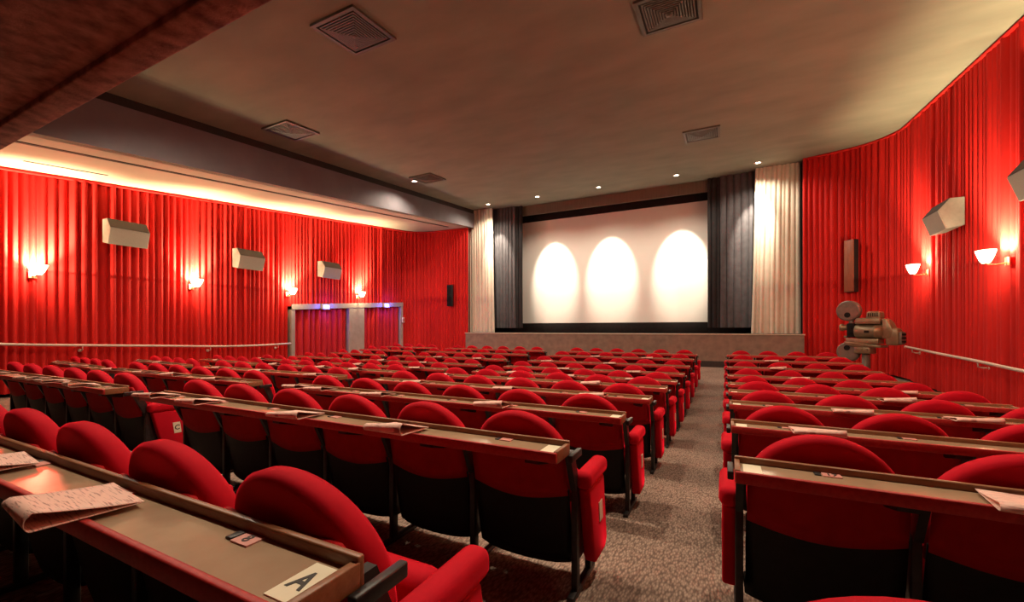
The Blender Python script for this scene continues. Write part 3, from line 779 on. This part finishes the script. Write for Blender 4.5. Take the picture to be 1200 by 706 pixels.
for bname, B in BL.items():
    n, x0 = B['n'], B['x0']
    for k in B['rows']:
        y = B['y0'] + PITCH*k
        rk = ORD[k - B['rows'][0] + 1]
        full = 'full row' if bname == 'right-hand block' else 'row'
        c, s = math.cos(B['yaw']), math.sin(B['yaw'])
        xe = x0 + n*SW                                         # the row turns about its aisle end
        def world(lx, ly): return (xe + (lx - n*SW)*c - ly*s, y + (lx - n*SW)*s + ly*c)
        for i in range(n):
            ends = ('L' if i == 0 else '') + ('R' if i == n - 1 else '')
            wx, wy = world((i + .5)*SW - (.025 if k == -1 else 0), -.010 if k == -1 else 0)
            nth = n - i if bname != 'right-hand block' else i + 1
            frm = 'right' if bname != 'right-hand block' else 'centre aisle'
            o = place_seat(ends, wx, wy, B['yaw'], 'red velvet cinema seat, %s from the %s, %s %s from camera, %s' % (ORD[nth], frm, rk, full, bname), 'cinema seats of the ' + bname)
            if bname == 'left block' and k == 0 and 'R' in ends:
                ep = [q for q in o.children if q.name.startswith('end_panel')][-1]; pl = ep.children[0]
                text_obj('C', .062, M['ink'], pl, Matrix.Translation((SW/2 + .036 + .0345, .261, .335)) @ Matrix.Rotation(PI/2, 4, 'Z') @ Matrix.Rotation(PI/2, 4, 'X'))
        lx, ly = world(0, 0)
        nums = None
        if bname == 'middle block' and k == -1: nums = [None]*5 + ['8']
        if bname == 'right-hand block' and k == 0: nums = ['17', None, None, None]
        desk(n, (lx, ly, floor_z(y)), B['yaw'], 'long narrow red edged desk behind the %s %s of seats from camera, %s' % (rk, full, bname), 'row desks of the ' + bname,
             'A' if (bname == 'middle block' and k == -1) else None, {'right-hand block': 'L', 'middle block': 'LR', 'left block': 'LR', 'far-left block': 'R'}[bname], nums)
        ps = PROG.get((bname, k), [])
        for j, f in enumerate(ps):
            o = bpy.data.objects.new('folded_programme', PM[rnd.randrange(3)]); COL.objects.link(o)
            wx, wy = world(f*SW, -.212)
            o.location = (wx, wy, floor_z(y) + .7495); o.rotation_euler = (0, 0, B['yaw'] + rnd.uniform(-.15, .15))
            where = 'only one' if len(ps) == 1 else ORD[j + 1] + ' from the left'
            tag(o, 'pink folded programme, %s on the %s %s desk from camera, %s' % (where, rk, 'full' if bname == 'right-hand block' else 'row', bname), 'programme', 'folded programmes on the desks')
# the seat whose rounded top just shows at the bottom edge on the right
place_seat('', .25, .677, 0, 'red velvet seat top just showing at the bottom right edge of the photo', 'cinema seats of the right-hand block')

# ------------------------------------------------------------------ added fill lights, out of view in the ceiling before the balcony edge
for q, x in enumerate((-7.6, -5.0, -2.2, .6)):
    t = downlight(x, 3.0, 'added fill downlight before the balcony edge, %s from the left, above the picture' % ORD[q + 1], 0)
    l = bpy.data.lights.new('added_fill_light', 'SPOT'); l.energy = FILL; l.color = (1, .80, .58); l.spot_size = R(150); l.spot_blend = .6; l.shadow_soft_size = .10
    o = bpy.data.objects.new('added_fill_light', l); COL.objects.link(o); o.parent = t; o.location = (0, 0, -.06); o.rotation_euler = (R(18), 0, 0)
# ------------------------------------------------------------------ light, world, camera
def area(name, loc, rot, size, energy, color):
    l = bpy.data.lights.new(name, 'AREA'); l.energy = energy; l.color = color; l.shape = 'RECTANGLE'; l.size, l.size_y = size
    o = bpy.data.objects.new(name, l); COL.objects.link(o); o.location = loc; o.rotation_euler = rot
    return o
w = bpy.data.worlds.new('hall_air'); S.world = w; w.use_nodes = True
w.node_tree.nodes['Background'].inputs[0].default_value = (.9, .75, .6, 1); w.node_tree.nodes['Background'].inputs[1].default_value = .05
cam = bpy.data.cameras.new('camera'); co = bpy.data.objects.new('camera', cam); COL.objects.link(co)
cam.sensor_fit = 'HORIZONTAL'; cam.sensor_width = 36; cam.lens = 36*495/1200; cam.shift_y = 33/1200; cam.clip_start = .02; cam.clip_end = 100
co.location = (0, 0, CZ); co.rotation_euler = (R(90), 0, R(26.8)); S.camera = co
S.view_settings.view_transform = 'Standard'; S.view_settings.look = 'None'; S.view_settings.gamma = 1; S.view_settings.use_curve_mapping = False
S.view_settings.exposure = .28
S.cycles.use_denoising = True
S.cycles.max_bounces = 8; S.cycles.diffuse_bounces = 5; S.cycles.sample_clamp_indirect = 8
